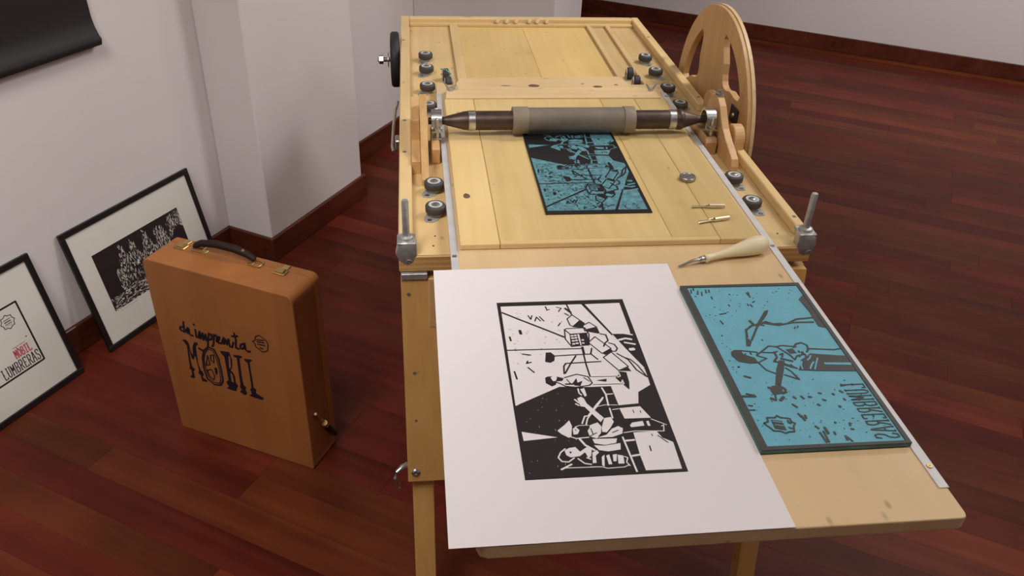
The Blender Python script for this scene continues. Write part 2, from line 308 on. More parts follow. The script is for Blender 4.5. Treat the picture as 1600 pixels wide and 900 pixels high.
# traced drawings: layer, kind (P polygon, S stroke, C closed stroke), width, coordinates
ART_PRINT="""1P0 26,971,658,971,969,529,968,483,965,438,865,401,839,340,702,334,690,440,552,440,335,448,16,355
1P0 687,970,964,972,963,779,960,754,825,757
1S17 822,749,883,654,965,538
1S32 857,716,911,725,952,717
1S29 894,699,965,685
1S48 917,653,943,655
1S23 851,769,971,747
1P0 700,319,843,324,889,262,713,264
1P0 741,193,894,194,916,161,975,138,968,14,743,15,737,85
1S19 663,173,671,118,686,12
1S25 673,155,731,157
1S24 688,83,742,87
1S19 624,433,638,395,633,336
1S16 639,396,686,397
1S17 635,321,636,270
1S11 652,313,696,316
1S9 555,332,611,340,694,336
1P0 733,228,753,242,827,248,828,224,740,219
1P0 848,245,865,248,868,222,850,222
1S11 887,256,974,223
1S11 679,194,755,200,942,193,955,223,938,218
1P0 472,238,529,251,546,231,532,198,495,173,455,184
1P0 580,271,627,275,636,250,604,222,570,200,543,203,544,221
1P0 500,176,566,189,609,216,655,228,682,216,668,190,598,176
1P0 466,171,625,168,610,147,535,140,473,150
1P0 466,141,534,137,637,145,627,115,546,109,491,117
1P0 436,380,465,389,481,379,492,351,579,272,550,252,471,334,446,337
1S19 418,375,440,356
1S17 417,352,436,342
1S17 613,380,558,344,479,286,456,285,427,249
1S16 607,373,471,273,451,243
1P0 256,219,311,246,347,268,357,239,337,186,319,182,277,202
1P0 357,225,381,233,399,216,382,198,354,196
1S14 337,185,365,177,447,180
1S9 374,233,405,240,464,239
1P0 450,212,467,225,526,247,544,224,502,174,454,184
1P0 27,222,248,187,30,177
1S15 280,131,247,115,226,92,243,74,284,70,324,87
1P0 274,123,306,134,346,137,368,115,394,108,362,94,304,90,279,101
1P0 368,114,433,140,444,118,431,92,411,82,401,108
1S15 346,83,380,60,420,54
1P0 444,107,476,118,486,106,460,92,454,60,430,59
1S24 386,174,412,143,462,118
1S15 402,85,424,78
1P0 495,85,516,95,497,40,484,48
1P0 525,90,546,95,548,50,526,50
1P0 567,93,594,95,579,62,560,63
1P0 597,92,632,86,624,50,587,51
1S10 410,43,480,41,512,33,618,35,653,44
1S12 637,82,655,76,640,56,655,39
1S20 230,38,299,59
1S10 249,44,479,41
1P0 473,430,503,435,507,394,492,388
1S16 459,433,459,408,472,398
2S27 28,928,149,876,292,817,457,747
2S19 21,675,242,673,568,669
2S19 353,629,512,632,619,633,657,598
2S19 637,669,618,634
2P0 295,652,332,653,356,631,344,600,312,588,276,595
2S20 506,625,456,581,400,524,391,521,401,565,420,581,674,585
2P0 561,681,580,681,578,632,559,631
2S19 565,631,562,568,566,498
2C16 475,796,493,802,631,804,648,761,625,691,494,684,462,734
2S16 475,796,508,764,494,684
2S16 508,764,646,769
2P0 509,762,560,767,561,691,501,686
2P0 575,764,636,769,630,687,570,687
2C16 516,868,563,896,599,867,637,835,615,808,548,813,525,825
2P0 538,815,604,855,639,835,614,805,555,809
2P0 626,781,654,796,726,802,732,764,716,762
2C16 619,819,677,840,723,806,649,793,626,781
2C15 625,706,687,742,778,663,701,634
2P0 703,634,770,663,784,650,722,623
2C15 701,609,770,641,859,549,781,527
2P0 782,525,851,550,869,520
2S20 732,760,772,752,775,714,749,700,729,678
2S18 774,699,812,688,824,662,805,644,772,645
2S19 808,630,875,590,907,527,965,483
2S17 834,612,891,590,927,554,965,483
2S21 543,970,559,900
2S34 523,943,558,913
2S19 509,908,535,892
2P0 741,484,776,523,830,515,826,456,810,415,773,451
2P0 251,501,269,508,321,509,380,495,366,480,324,478,316,460,286,451,248,471
2S16 385,498,477,515,552,498,568,461,544,449,448,441,379,449,345,466,323,473
2P0 431,464,467,493,467,467,505,476,481,447,443,451
2S24 383,461,433,460
2S12 398,488,421,458
2S12 519,495,551,472
2S10 574,497,749,494
2P0 599,475,677,482,668,465
2S10 571,452,760,450
2P0 301,117,319,116,305,105
2P0 370,219,379,222,376,211
2S11 455,184,504,199
2S11 606,197,647,207
2S11 474,222,479,194
2S36 139,800,143,777
2S22 56,760,60,734
2S20 47,545,56,501
2S21 126,648,182,640
2S19 154,604,143,590,177,596
2S18 147,566,184,535
2S16 224,901,239,873,254,900
2S16 267,860,286,888,310,860
2S16 309,891,336,859
2S17 373,960,380,935,399,939
2S15 456,954,493,945,465,921
2S16 434,822,457,842
2S14 816,125,815,101
2S9 855,182,857,171
2S12 892,173,941,136
2S9 786,306,788,291
2S9 834,301,833,290
3P0 289,501,325,518,334,499,321,481,301,480
3S29 513,752,524,753
3S29 538,754,549,755
3S29 513,737,523,737
3S29 537,738,548,739
3S29 512,719,522,719
3S29 536,721,547,722
3S29 510,700,520,700
3S29 536,703,546,703
3S27 585,723,593,723
3S26 582,703,590,703
3C14 755,494,775,517,777,493,759,488
3C14 766,449,783,471,785,449"""
ART_LINO="""2P0 907,873,970,907,984,874,996,659,916,678,922,787
2P0 571,797,607,802,580,776,451,689,431,696
2S23 445,694,338,602
2S24 318,625,339,670,404,699,482,708,528,722,579,704,643,706
2S24 503,713,609,695,737,710,899,708
2S24 699,707,781,732,914,739
2P0 310,630,331,591,301,563,274,566
2S29 407,731,424,702
2S21 462,705,496,696
2P0 137,533,166,544,212,541,217,515,287,491,295,459,230,458,154,473,126,508
2S16 211,539,263,533,327,525,320,508
2S15 309,505,372,485,297,463
2S16 223,511,236,518
2S16 274,524,276,513
2S18 315,508,439,561,496,555,559,499,569,477
2S17 293,463,320,417,375,393
2S16 353,524,443,518,479,525
2S16 502,557,544,561,641,550
2S21 619,547,654,568,699,575,730,558,721,532,697,515
2P0 551,535,607,540,616,511,567,509
2S22 455,523,452,489,413,465,459,457,550,419
2S18 486,505,512,511,493,491
2S26 477,481,549,462
2S22 642,523,638,516
2S31 662,515,659,508
2S22 625,495,622,489
2S18 572,470,607,494,673,502,667,481,619,465
2P0 453,471,492,466,448,412,366,328,325,330,399,421
2P0 297,324,366,328,347,281,277,274,269,303
2S29 266,316,288,312
2S29 364,315,378,299
2S29 343,281,370,288
2S32 244,256,270,247
2S32 300,244,334,260
2S16 285,273,275,248
2S17 432,384,518,355,495,402,469,424
2P0 472,439,526,444,551,415,505,427
2P0 553,408,608,454,710,505,1002,478,986,387,691,398
3P0 771,445,968,438,960,424,766,433
3S15 614,458,591,434,584,411
3S17 642,412,675,438,698,451
3S15 672,407,712,444,746,474
3S16 661,463,688,476,705,490
2S18 717,536,909,523,997,531
2C17 107,130,140,138,146,158,200,156,219,166,235,155,275,151,296,147,293,132,313,123,292,109,277,82,248,83,213,77,190,88,145,91,133,106,118,118
2P0 165,146,234,137,232,91,161,102
3S10 170,137,235,128
3S9 173,119,234,111
2S19 274,139,273,127,286,124
2S17 256,104,275,98
2S28 53,274,144,271
2S18 90,287,141,277
2S16 65,225,90,221
2S16 45,201,92,199
2S22 367,220,387,204
2S21 370,171,379,153
2S21 384,159,389,135
2S21 409,161,406,146
2S22 404,260,413,250
2S22 458,261,468,248
2S22 507,256,527,255
2S22 595,275,609,271
2S22 539,214,550,208
2S21 491,96,489,65
2S21 435,104,449,92
2S23 784,310,815,312
2S23 752,282,764,272
2S22 680,200,682,194
2S22 597,237,611,233
2S22 689,265,695,262
2S24 134,441,134,439
2S23 140,386,178,375
2S21 493,93,495,67
2S20 441,72,448,24
2S20 468,77,465,26
2S21 537,71,535,60
2S20 596,50,591,30
2S20 602,44,619,23
2S21 675,110,669,99
2S22 683,200,685,195
2S22 744,238,747,230
2S21 662,82,676,80
2S21 581,119,583,115
2S22 691,267,692,262
2S15 202,783,257,789
2S15 532,938,520,900
2S16 515,934,518,917
2S15 518,861,539,869
2S15 313,848,317,840
2S16 104,991,94,964
2S15 76,970,65,944
2S15 125,959,114,933
2S15 152,949,142,923
2S16 195,965,187,943
2S16 220,964,213,946
2S15 211,912,210,895
2S15 368,927,369,923
2S14 180,739,188,715
2S15 469,851,469,838
2S15 489,846,496,829
2S14 132,640,134,636
2S14 719,668,732,679
2S14 746,674,759,685
2S14 418,603,420,599"""
ART_SUIT="""2S48 847,3746,823,3557,812,3425
2S48 850,3601,712,3542,695,3463,812,3425,955,3596,877,3481,910,3417,964,3470,967,3563,926,3459,981,3384,1053,3387
2S48 1170,3605,1151,3380,1211,3379,1290,3586,1260,3357,1371,3556,1346,3347,1457,3545,1436,3356,1515,3398
2S48 1565,3614,1504,3432,1453,3176
2S46 1557,3576,1642,3601,1612,3446,1523,3401
2S48 1716,3624,1634,3287,1585,3217
2S46 1679,3522,1767,3621,1793,3574,1745,3414,1830,3495,1867,3597,1808,3561,1793,3392,1882,3401,1966,3572
2S46 1991,3616,1952,3404,2035,3575,2041,3413,2126,3603,2121,3383,2191,3386,2255,3552
2S48 2322,3843,2340,3650,2297,3401,2381,3390
2S47 2234,3726,2413,3781
2S45 2589,3619,2458,3542,2428,3423,2507,3430,2583,3580,2576,3433,2653,3384,2710,3420
2S46 1152,3770,1162,3737
2P0 682,3163,813,3184,868,3107,880,2828,925,2747,954,3002,1037,3178,1141,3210,1150,3138,1078,3078,1055,2883,1028,2491,1063,2308,1114,2285,1127,2172,1075,2095,1109,2047,1207,2020,1196,1965,1035,1935,1021,2137,964,2177,1000,2268,999,2404,990,2748,902,2586,849,2627,849,2932,809,2575,807,2361,876,2286,875,2246,819,2188,820,2070,833,1995,766,1941,676,1951,700,2011,752,2048,760,2209,702,2249,736,2319,757,2674,789,2989
2P0 1783,3148,2071,3201,2087,3095,2115,2954,2072,2713,2010,2616,2077,2543,2108,2418,2095,2239,2153,2160,2100,2064,2063,1952,1972,1941,1793,1952,1802,2002,1864,2043,1802,2140,1821,2206,1883,2246,1885,2652,1895,2996,1820,3066
2P0 2165,3146,2346,3184,2441,3177,2411,3123,2346,3084,2331,2797,2319,2411,2326,2238,2397,2204,2357,2112,2386,2003,2364,1936,2289,1910,2173,1970,2189,2015,2241,2052,2198,2156,2231,2206,2235,2537,2269,3078,2191,3090
2P0 2473,3124,2686,3166,2717,3146,2632,3045,2624,2779,2625,2397,2617,2259,2693,2226,2655,2095,2870,2012,2848,1933,2769,1918,2470,1933,2458,1969,2532,2034,2496,2159,2554,2237,2568,2647,2567,3024,2496,3057
3P0 2032,3077,2072,3053,2034,2701,1975,2662
3P0 1987,2532,2040,2473,2042,2240,1970,2236
2C43 1451,3164,1293,2995,1205,2740,1178,2423,1219,2084,1412,1950,1603,1994,1707,2167,1718,2521,1700,2897,1621,3135
2C25 1438,3096,1327,2949,1243,2714,1236,2442,1271,2160,1426,2026,1575,2045,1645,2186,1662,2503,1640,2859,1577,3084
2S55 1156,3028,1289,2975
2C29 1375,2870,1272,2531,1399,2591,1389,2760
2C29 1470,2900,1569,2950,1536,2693,1458,2744
2C28 1277,2378,1417,2442,1469,2245,1425,2113,1313,2194
2P0 1505,2529,1600,2560,1585,2381,1519,2281
2C23 2819,3743,2908,3824,2923,3917,3045,4000,3112,3957,3219,3901,3256,3770,3218,3597,3071,3508,2970,3574,2887,3620,2891,3711
2S29 2955,3838,3151,3880
2S29 2952,3784,3150,3809
2S28 2958,3714,3161,3730
2S30 3012,3623,3094,3612"""
ART_F2="""0P0 706,2888,4095,2889,4244,1009,828,1016"""

# ------------------------------------------------------------------ the room
WB = -1.945; PB = -1.757; FA = 5.6; CH = 2.9
def struct(name, bm, m, local=ROOM, parent=None):
    o = obj(name, bm, m, parent, local)
    if not parent: o['kind'] = 'structure'
    return o
floor = struct('floor', Box(WB - .1, 3.7, -2.3, FA + .1, -0.06, -0.0125), M['mahog'])
struct('ceiling', Box(WB - .1, 3.7, -2.3, FA + .1, CH, CH + .1), M['ceil'])
struct('wall_left', Box(WB - .1, WB, -2.3, FA + .1, -.06, CH), M['wall'])
struct('wall_far', Box(WB, 3.7, FA, FA + .1, -.06, CH), M['wall'])
struct('wall_right', Box(3.6, 3.7, -2.3, FA, -.06, CH), M['wall'])
struct('wall_near', Box(WB, 3.6, -2.3, -2.2, -.06, CH), M['wall'])
struct('wall_pier', Box(WB, PB, 1.962, 2.53, -.06, CH, 0.004), M['wall'])
struct('wall_stub', Box(WB, -1.262, 3.289, 3.62, -.06, CH, 0.004), M['wall'])
BH = 0.092; BT = 0.014
def skirt(name, x0, x1, y0, y1):
    struct(name, Box(x0, x1, y0, y1, 0.0002, BH, 0.003), M['mahog'])
skirt('baseboard_left', WB, WB + BT, -2.2, 1.962 - BT)
skirt('baseboard_left_middle', WB, WB + BT, 2.53 + BT, 3.289 - BT)
skirt('baseboard_left_far', WB, WB + BT, 3.62, FA - BT)
skirt('baseboard_pier', PB, PB + BT, 1.962 - BT, 2.53 + BT)
skirt('baseboard_pier_near', WB, PB, 1.962 - BT, 1.962)
skirt('baseboard_pier_far', WB, PB, 2.53, 2.53 + BT)
skirt('baseboard_stub', WB, -1.262 + BT, 3.289 - BT, 3.289)
skirt('baseboard_stub_end', -1.262, -1.262 + BT, 3.289, 3.62)
skirt('baseboard_far', WB, 3.6, FA - BT, FA)
skirt('baseboard_right', 3.6 - BT, 3.6, -2.2, FA - BT)
# floor planks run across the room, laid row by row
PW = 0.088; rng = random.Random(21); cache = {}; row_ends = []
rows = int((FA - 0.2) / PW) + 1
def plank_mesh(n, w):
    k = (n, w)
    if k not in cache:
        bm = Box(0.0004, n * 0.1 - 0.0001, 0.0001, w - 0.0001, -0.012, 0.0, 0.0003)
        me = bpy.data.meshes.new('plank'); bm.to_mesh(me); bm.free(); me.materials.append(M['floor']); cache[k] = me
    return cache[k]
for i in range(rows):
    y = FA - (i + 1) * PW; x = WB; end = 2.1
    first = True
    while x < end:
        n = rng.choice((8, 10, 11, 12, 13, 15, 16)) if not first else rng.randint(4, 15); first = False
        me = plank_mesh(n, PW)
        o = bpy.data.objects.new('plank', me); COL.objects.link(o)
        place(o, ROOM @ Matrix.Translation((x, y, 0)), floor)
        x += n * 0.1
    row_ends.append((y, x))
bm = new(); y0 = FA - rows * PW
for i in range(int((y0 + 2.2) / PW)):
    x = WB
    while x < 3.5:
        n = rng.choice((9, 11, 13, 15)) * .1; box(bm, x, min(x + n, 3.6) - .0008, y0 - (i + 1) * PW, y0 - i * PW - .0006, -.012, 0); x += n
for y, x in row_ends:
    box(bm, x, 3.6, y + .0003, y + PW - .0003, -.012, 0)
obj('plank_field', bm, M['floor'], floor, ROOM, kind='stuff')
# ------------------------------------------------------------------ ceiling lamps: track spots and added fill
def panel(x, y, label):  # unseen area panels, added as soft fill for the closed room
    t = thing('ceiling_fill', label, 'fill light', ROOM @ Matrix.Translation((x, y, CH - .04)), 'added fill panels overhead')
    L = ROOM @ Matrix.Translation((x, y, CH - .04))
    bm = new()
    for a, b, c, d in ((-.62, -.6, -.32, .32), (.6, .62, -.32, .32), (-.6, .6, -.32, -.3), (-.6, .6, .3, .32)): box(bm, a, b, c, d, 0, .04)
    obj('frame', bm, M['alu'], t, L); obj('diffuser', Box(-.6, .6, -.3, .3, .022, .03), M['fill_diffuser'], t, L)
    ld = bpy.data.lights.new('panel_fill', 'AREA'); ld.shape = 'RECTANGLE'; ld.size = 1.2; ld.size_y = .6; ld.energy = FILL_PANEL_W; ld.color = (1, .97, .95)
    lo = bpy.data.objects.new('panel_fill', ld); COL.objects.link(lo); place(lo, L @ Matrix.Translation((0, 0, .015)), t)
panel(.9, 3.9, 'added rectangular white ceiling fill panel nearest the far wall')
panel(1.9, 1.6, 'added rectangular white ceiling fill panel over the open floor right of the press')
panel(-.7, 0.2, 'added rectangular white ceiling fill panel behind the viewer')
def spot(loc, aim, label, cone=62, power=None, soft=.12):  # builds track spots and added fill spots alike
    t = thing('track_or_fill_spot', label, 'spotlight', Matrix.Translation(loc), 'track spotlights')
    d = (Vector(aim) - Vector(loc)).normalized(); p = Vector(loc)
    obj('housing', lathe(new(), [(.0, -.14), (.05, -.14), (.055, -.02), (.055, 0), (.05, 0), (.05, -.01), (0, -.01)], p, d, 24), M['frame'], t, smooth=40)
    obj('stem', cyl(new(), p - d * .1, (p.x - d.x * .1, p.y - d.y * .1, CH), .01), M['frame'], t)
    ld = bpy.data.lights.new('spot_light', 'SPOT'); ld.energy = power or SPOT_W; ld.spot_size = math.radians(cone); ld.spot_blend = .9; ld.shadow_soft_size = soft; ld.color = (1, .97, .95)
    lo = bpy.data.objects.new('spot_light', ld); COL.objects.link(lo); place(lo, Matrix.Translation(p + d * .02) @ (-d).to_track_quat('Z', 'Y').to_matrix().to_4x4(), t)
spot((0.25, 2.9, 2.7), (0.33, 1.75, .85), 'black track spotlight beyond the press aimed at its bed')

def room_pt(b_, a_, z): return tuple(BV * b_ + AV * a_ + Vector((0, 0, z)))
spot(room_pt(.35, 2.6, 2.75), room_pt(-1.8, 1.8, .35), 'black track spotlight washing the left wall from over the press', 84, WASH_W * .68, .25)
spot(room_pt(-.9, -.3, 2.7), room_pt(-1.55, 1.35, .1), 'added black fill spotlight aimed at the suitcase and the framed prints', 60, WASH_W * .72, .35)  # added front fill for the case front and the prints
spot(room_pt(.3, 1.3, 2.7), room_pt(-1.5, 3.29, .9), 'added black fill spotlight aimed at the wall stub beyond the press', 46, WASH_W * .3, .2)  # added to brighten the near face of the stub
spot(room_pt(1.0, 3.7, 2.7), room_pt(.5, 5.6, .5), 'added black fill spotlight washing the far wall', 80, WASH_W * .85, .2)  # added to lift the brightness of the far wall
# ------------------------------------------------------------------ the printing press
ZB = 0.85; ZT = 0.8294; X0 = -.035; X1 = .716; YF = 1.236; YB = 2.624
press = thing('printing_press', 'homemade wooden printing press table with rubber rollers and a steel pressure roller', 'printing press', (0.34, 1.93, 0))
def part(name, bm, m, parent=press, smooth=False, label=None): return obj(name, bm, m, parent, None, smooth, None, label)
part('base_board', Box(X0, X1, YF, YB, ZT - .033, ZT - .001, .002), M['ply'])
# deck boards over the base, with seams
for x0, x1 in ((X0 + .001, .1125), (.1135, .3385), (.3395, .536), (.537, X1 - .001)):
    part('deck_board', Box(x0, x1, YF + .0015, YB - .001, ZT - .001, ZT, 0), M['deck'] if .1 < x0 < .5 else M['pine_y'])
part('side_rail', Box(X0, -.0095, YF + .045, YB, ZT, ZB, .002), M['pine_y'])
part('side_rail', Box(.6925, X1, 1.885, YB, ZT, ZB, .002), M['pine_y'])
part('side_rail', Box(.6965, X1, YF + .045, 1.632, ZT, ZB, .002), M['pine_y'])
br = part('back_rail', Box(-.0093, .6923, 2.598, YB, ZT, ZB, .002), M['pine_x'])
part('ledge', Box(-.0093, .6923, 2.579, 2.5978, ZT, ZT + .009, .0015), M['pine_x'])
for x in (.262, .291, .320, .362, .387, .417):
    bm = lathe(new(), [(.0, -.001), (.0035, -.001), (.0035, .008), (.007, .009), (.0075, .013), (.005, .017), (0, .018)], (x, 2.598, ZT + .0145), (0, -1, 0.15), 14)
    obj('knob', bm, M['knob'], br, smooth=40)
for x0, x1, y0 in ((.113, .138, 2.06), (.541, .554, 2.06), (.600, .614, 2.032)):
    part('batten', Box(x0, x1, y0, 2.5788, ZT, ZT + .008, .001), M['pine_y'])
def screw_at(x, y, z, parent, r=.0042, name='screw', m='screw', d=(0, 0, 1)):
    bm = lathe(new(), [(r, 0), (r * .9, .0008), (r * .35, .0008), (r * .3, .0003), (0, .0003)], (x, y, z), d, 12)
    return obj(name, bm, M[m], parent)
for x, y in ((-.024, 1.62), (-.024, 1.79), (-.026, 2.38), (.707, 1.93), (.700, 2.42), (.707, 1.312)): screw_at(x, y, ZB, press)
for x, y in ((.03, 1.302), (.026, 1.268), (.668, 1.285), (.03, 2.33)): screw_at(x, y, ZT, press, .0018, 'nail_hole', 'hole')
# guide rollers: plate bracket with an upright-axle rubber wheel
def roller(x, y, side, first=[]):
    L = Matrix.Translation((x, y, ZT))
    if not first:
        bm = new(); prism(bm, [[(-.021, -.018), (-.016, -.030), (-.004, -.031), (.006, -.022), (.014, .012), (.006, .024), (-.012, .022)]], Matrix.Identity(4), .0018)
        lathe(bm, [(.013, .0018), (.012, .006), (.006, .0075)], seg=18)
        a = obj('guide_roller', bm, M['plate'], press, L, centre=False)
        bm = lathe(new(), [(.0, .0072), (.0165, .0072), (.0192, .0095), (.0195, .0195), (.0178, .0222), (.0135, .0228), (.0128, .0216)], seg=28)
        w = obj('wheel', bm, M['rubber'], a, L, smooth=50, centre=False)
        bm = lathe(new(), [(.0133, .0215), (.0131, .0230), (.0082, .0226), (.0080, .0214)], seg=24)
        h = obj('hub', bm, M['hub'], a, L, smooth=40, centre=False)
        bm = lathe(new(), [(.0078, .0216), (.0066, .0218), (.0064, .0240), (.005, .0247), (0, .0248)], seg=20)
        cp = obj('cap', bm, M['zinc'], a, L, smooth=40, centre=False)
        bm = new(); lathe(bm, [(.0045, .0018), (.004, .0032), (.0015, .0032), (0, .0022)], (-.0095, -.0245, 0), seg=10)
        s = obj('screw', bm, M['zinc'], a, L, centre=False)
        first += [a, w, h, s, cp]; return
    r = Matrix.Rotation(0 if side < 0 else math.pi * .9, 4, 'Z') @ Matrix.Rotation(rng.uniform(-.25, .25), 4, 'Z')
    if side > 0: r = Matrix.Scale(-1, 4, (1, 0, 0)) @ Matrix.Rotation(rng.uniform(-.25, .25), 4, 'Z')
    a = share(first[0], 'guide_roller', L @ r, press)
    for c in first[1:]: share(c, c.name.split('.')[0], L @ r, a)
for y in (2.262, 2.155, 2.023, 1.892, 1.479, 1.381): roller(.0335, y, -1)
for y in (2.25, 2.134, 2.009, 1.895, 1.490, 1.382): roller(.650, y, 1)
# carrying castors with lying axles beside the cross board
def castor(x, y, tape=False):
    zc = ZT + .0165
    bm = lathe(new(), [(.010, 0), (.0145, .002), (.0150, .013), (.010, .015)], (x - .0075, y, zc), (1, 0, 0), 24)
    w = part('castor', bm, M['rubber'], smooth=40)
    bm = new()
    for s_ in (-.0105, .0088): prism(bm, [[(y - .012, ZT + .0003), (y + .012, ZT + .0003), (y + .010, zc + .004), (y, zc + .012), (y - .010, zc + .004)]], at_x(x + s_), .0017)
    box(bm, x - .0105, x + .0105, y - .012, y - .0165, ZT + .0002, ZT + .002)
    obj('fork', bm, M['plate'], w)
    obj('axle', cyl(new(), (x - .013, y, zc), (x + .013, y, zc), .0024, 8), M['zinc'], w)
    if tape: obj('tape', tube(new(), [(x - .013, y + .004, zc + .0125), (x, y - .009, zc + .0145), (x + .012, y - .020, zc + .008)], .0018, 6), M['turq'], w)
castor(.083, 2.108, True); castor(.0875, 2.046); castor(.5745, 2.118); castor(.5785, 2.056)
# bearing cheeks that carry the pressure roller
ARM = [(1.503, ZT), (1.503, .842), (1.515, .854), (1.545, .864), (1.585, .876), (1.622, .891), (1.645, .908), (1.667, .928), (1.687, .938), (1.712, .941), (1.732, .934), (1.745, .916), (1.752, .89), (1.765, .865), (1.80, .85), (1.80, ZT)]
part('bearing_arm', prism(new(), [ARM], at_x(.0097), .0155, .001), M['beech_y'])
ARMR = [(1.545, ZT), (1.545, .842), (1.553, .856), (1.575, .866), (1.605, .877), (1.632, .891), (1.652, .908), (1.672, .928), (1.690, .938), (1.712, .941), (1.732, .934), (1.745, .916), (1.752, .89), (1.765, .865), (1.80, .85), (1.80, ZT)]
ra = part('bearing_arm', prism(new(), [ARMR], at_x(.664), .016, .0015), M['beech'])
obj('bolt', lathe(new(), [(.011, 0), (.011, .002), (.0075, .002), (.0075, .008), (.004, .008), (.004, .013), (0, .013)], (.672, 1.705, .9405), (0, -.1, 1), 6), M['zinc'], ra)
part('spacer_block', Box(-.0092, .0093, 1.556, 1.664, ZT, .858, .001), M['beech_y'])
part('spacer_block', Box(-.0092, .0093, 1.665, 1.80, ZT, .902, .001), M['beech_y'])
part('bearing_block', Box(.0325, .0505, 1.602, 1.725, ZT, .864, .002), M['beech'])
part('bearing_block', prism(new(), [[(1.634, ZT), (1.634, .858), (1.642, .866), (1.72, .870), (1.745, .866), (1.762, .85), (1.768, ZT)]], at_x(.633), .0265, .003), M['beech'])
part('round_stop', prism(new(), [[(1.612, ZT)] + arc(1.642, .866, .031, 190, -10, 14)[::1] + [(1.672, ZT)]][0:1], at_x(.6885), .024, .003), M['beech'])
part('round_stop', prism(new(), [[(1.768, ZT)] + arc(1.80, .885, .030, 190, -10, 14) + [(1.83, ZT)]], at_x(.683), .016, .003), M['beech'])
# steel pressure roller lying across
RZ = .8937; RY = 1.681
rl = part('pressure_roller', lathe(new(), [(0, .028), (.0075, .028), (.0085, .062), (.0105, .068), (.0195, .104), (.0205, .112), (.0205, .567), (.0205, .575), (.0195, .589), (.0105, .618), (.0085, .624), (.0075, .662), (0, .662)], (0, RY, RZ), (1, 0, 0), 32), M['steel_dk'], smooth=35, label='dark oiled steel shaft with tapered ends')
for x in (.1135, .555): obj('ring', lathe(new(), [(.0204, 0), (.0215, .001), (.0215, .0145), (.0204, .0155)], (x, RY, RZ), (1, 0, 0), 32), M['zinc'], rl, smooth=35)
obj('ring', lathe(new(), [(.0204, 0), (.0225, .003), (.0225, .012), (.0198, .016)], (.5725, RY, RZ), (1, 0, 0), 32), M['steel_dk'], rl, smooth=35)
obj('rubber_sleeve', lathe(new(), [(.020, .240), (.0272, .240), (.0272, .455), (.020, .455)], (0, RY, RZ), (1, 0, 0), 40), M['sleeve'], rl, smooth=35, label='worn grey green rubber sleeve')
for x0, x1 in ((.2085, .2425), (.4525, .4768)): obj('collar', lathe(new(), [(.020, x0), (.0288, x0), (.0292, x0 + .001), (.0292, x1 - .001), (.0288, x1), (.020, x1)], (0, RY, RZ), (1, 0, 0), 40), M['collar'], rl, smooth=35)
def clamp(x, flip):
    bm = new(); o_ = arc(RY, RZ, .0245, -22, 202, 24); i_ = arc(RY, RZ, .0205, 202, -22, 24)
    prism(bm, [o_ + i_], at_x(x), .022)
    box(bm, x, x + .022, RY - .036, RY - .0190, RZ - .0125, RZ - .0090); box(bm, x, x + .022, RY + .0190, RY + .036, RZ - .0125, RZ - .0090)
    box(bm, x + .002, x + .020, RY - .034, RY + .034, RZ - .0288, RZ - .0258)
    c = part('pipe_clamp', bm, M['zinc'])
    for y in (RY - .030, RY + .030):
        obj('stud', cyl(new(), (x + .011, y, RZ - .0255), (x + .011, y, RZ + .017), .0042, 10, ch=.0008), M['zinc'], c)
        obj('nut', lathe(new(), [(.0078, 0), (.0078, .006)], (x + .011, y, RZ - .0088), (0, 0, 1), 6), M['zinc'], c)
clamp(.0345, 0); clamp(.636, 1)
# big plywood hand wheel on the right side
WC = (1.915, .80); WR = .272; WX = .7285
outer = arc(*WC, WR, 0, 360, 72)[:-1]; holes = []
for k in range(4):
    c = 33 + 90 * k
    h = arc(*WC, .226, c - 23, c + 23, 12)
    h += [(WC[0] + r * math.cos(math.radians(c + a)), WC[1] + r * math.sin(math.radians(c + a))) for r, a in ((.212, 24.5), (.195, 22), (.168, 13.5), (.147, 9), (.137, 4), (.135, 0), (.137, -4), (.147, -9), (.168, -13.5), (.195, -22), (.212, -24.5))]
    holes.append(h)
hw = part('hand_wheel', prism(new(), [outer] + holes, at_x(WX), .016, .0012), M['beech'], label='large plywood hand wheel with four spokes')
obj('rim_band', prism(new(), [arc(*WC, WR + .0025, 0, 360, 72)[:-1], arc(*WC, WR + .0003, 0, 360, 72)[:-1]], at_x(WX + .010), .008), M['pine_pale'], hw)
obj('axle', cyl(new(), (X1 + .001, WC[0], .808), (WX + .04, WC[0], .808), .011, 16, ch=.001), M['zinc'], hw)
obj('black_plate', Box(WX - .004, WX - .0005, 1.712, 1.758, .862, .90, .001), M['black_rub'], hw)
obj('plate_screw', lathe(new(), [(.006, 0), (.005, .003), (0, .003)], (WX - .0042, 1.735, .881), (-1, 0, 0), 12), M['zinc'], hw)
# black wheel on the left with its axle bolt
tw = part('side_wheel', lathe(new(), [(.0, .004), (.055, .004), (.060, .0), (.073, .001), (.077, .006), (.077, .020), (.073, .025), (.06, .026), (.055, .022), (0, .022)], (-.0640, 2.36, .80), (1, 0, 0), 36), M['black_rub'], smooth=40, label='black rubber wheel on a threaded axle')
obj('axle_bolt', cyl(new(), (-.101, 2.36, .80), (X0 - .0005, 2.36, .80), .0065, 12, ch=.001), M['zinc'], tw)
obj('nut', lathe(new(), [(.013, 0), (.013, .012)], (-.097, 2.36, .80), (1, 0, 0), 6), M['zinc'], tw)
obj('washer', cyl(new(), (-.0720, 2.36, .80), (-.0700, 2.36, .80), .021, 20), M['zinc'], tw)
# side latch lever
lt = part('side_latch', tube(new(), [(-.0415, 2.0, .812), (-.047, 1.95, .81), (-.051, 1.86, .806), (-.053, 1.76, .80), (-.050, 1.735, .798)], .0035, 8), M['zinc'], smooth=60)
obj('latch_base', Box(-.046, X0 - .0003, 1.74, 1.775, .798, .822, .002), M['zinc'], lt)
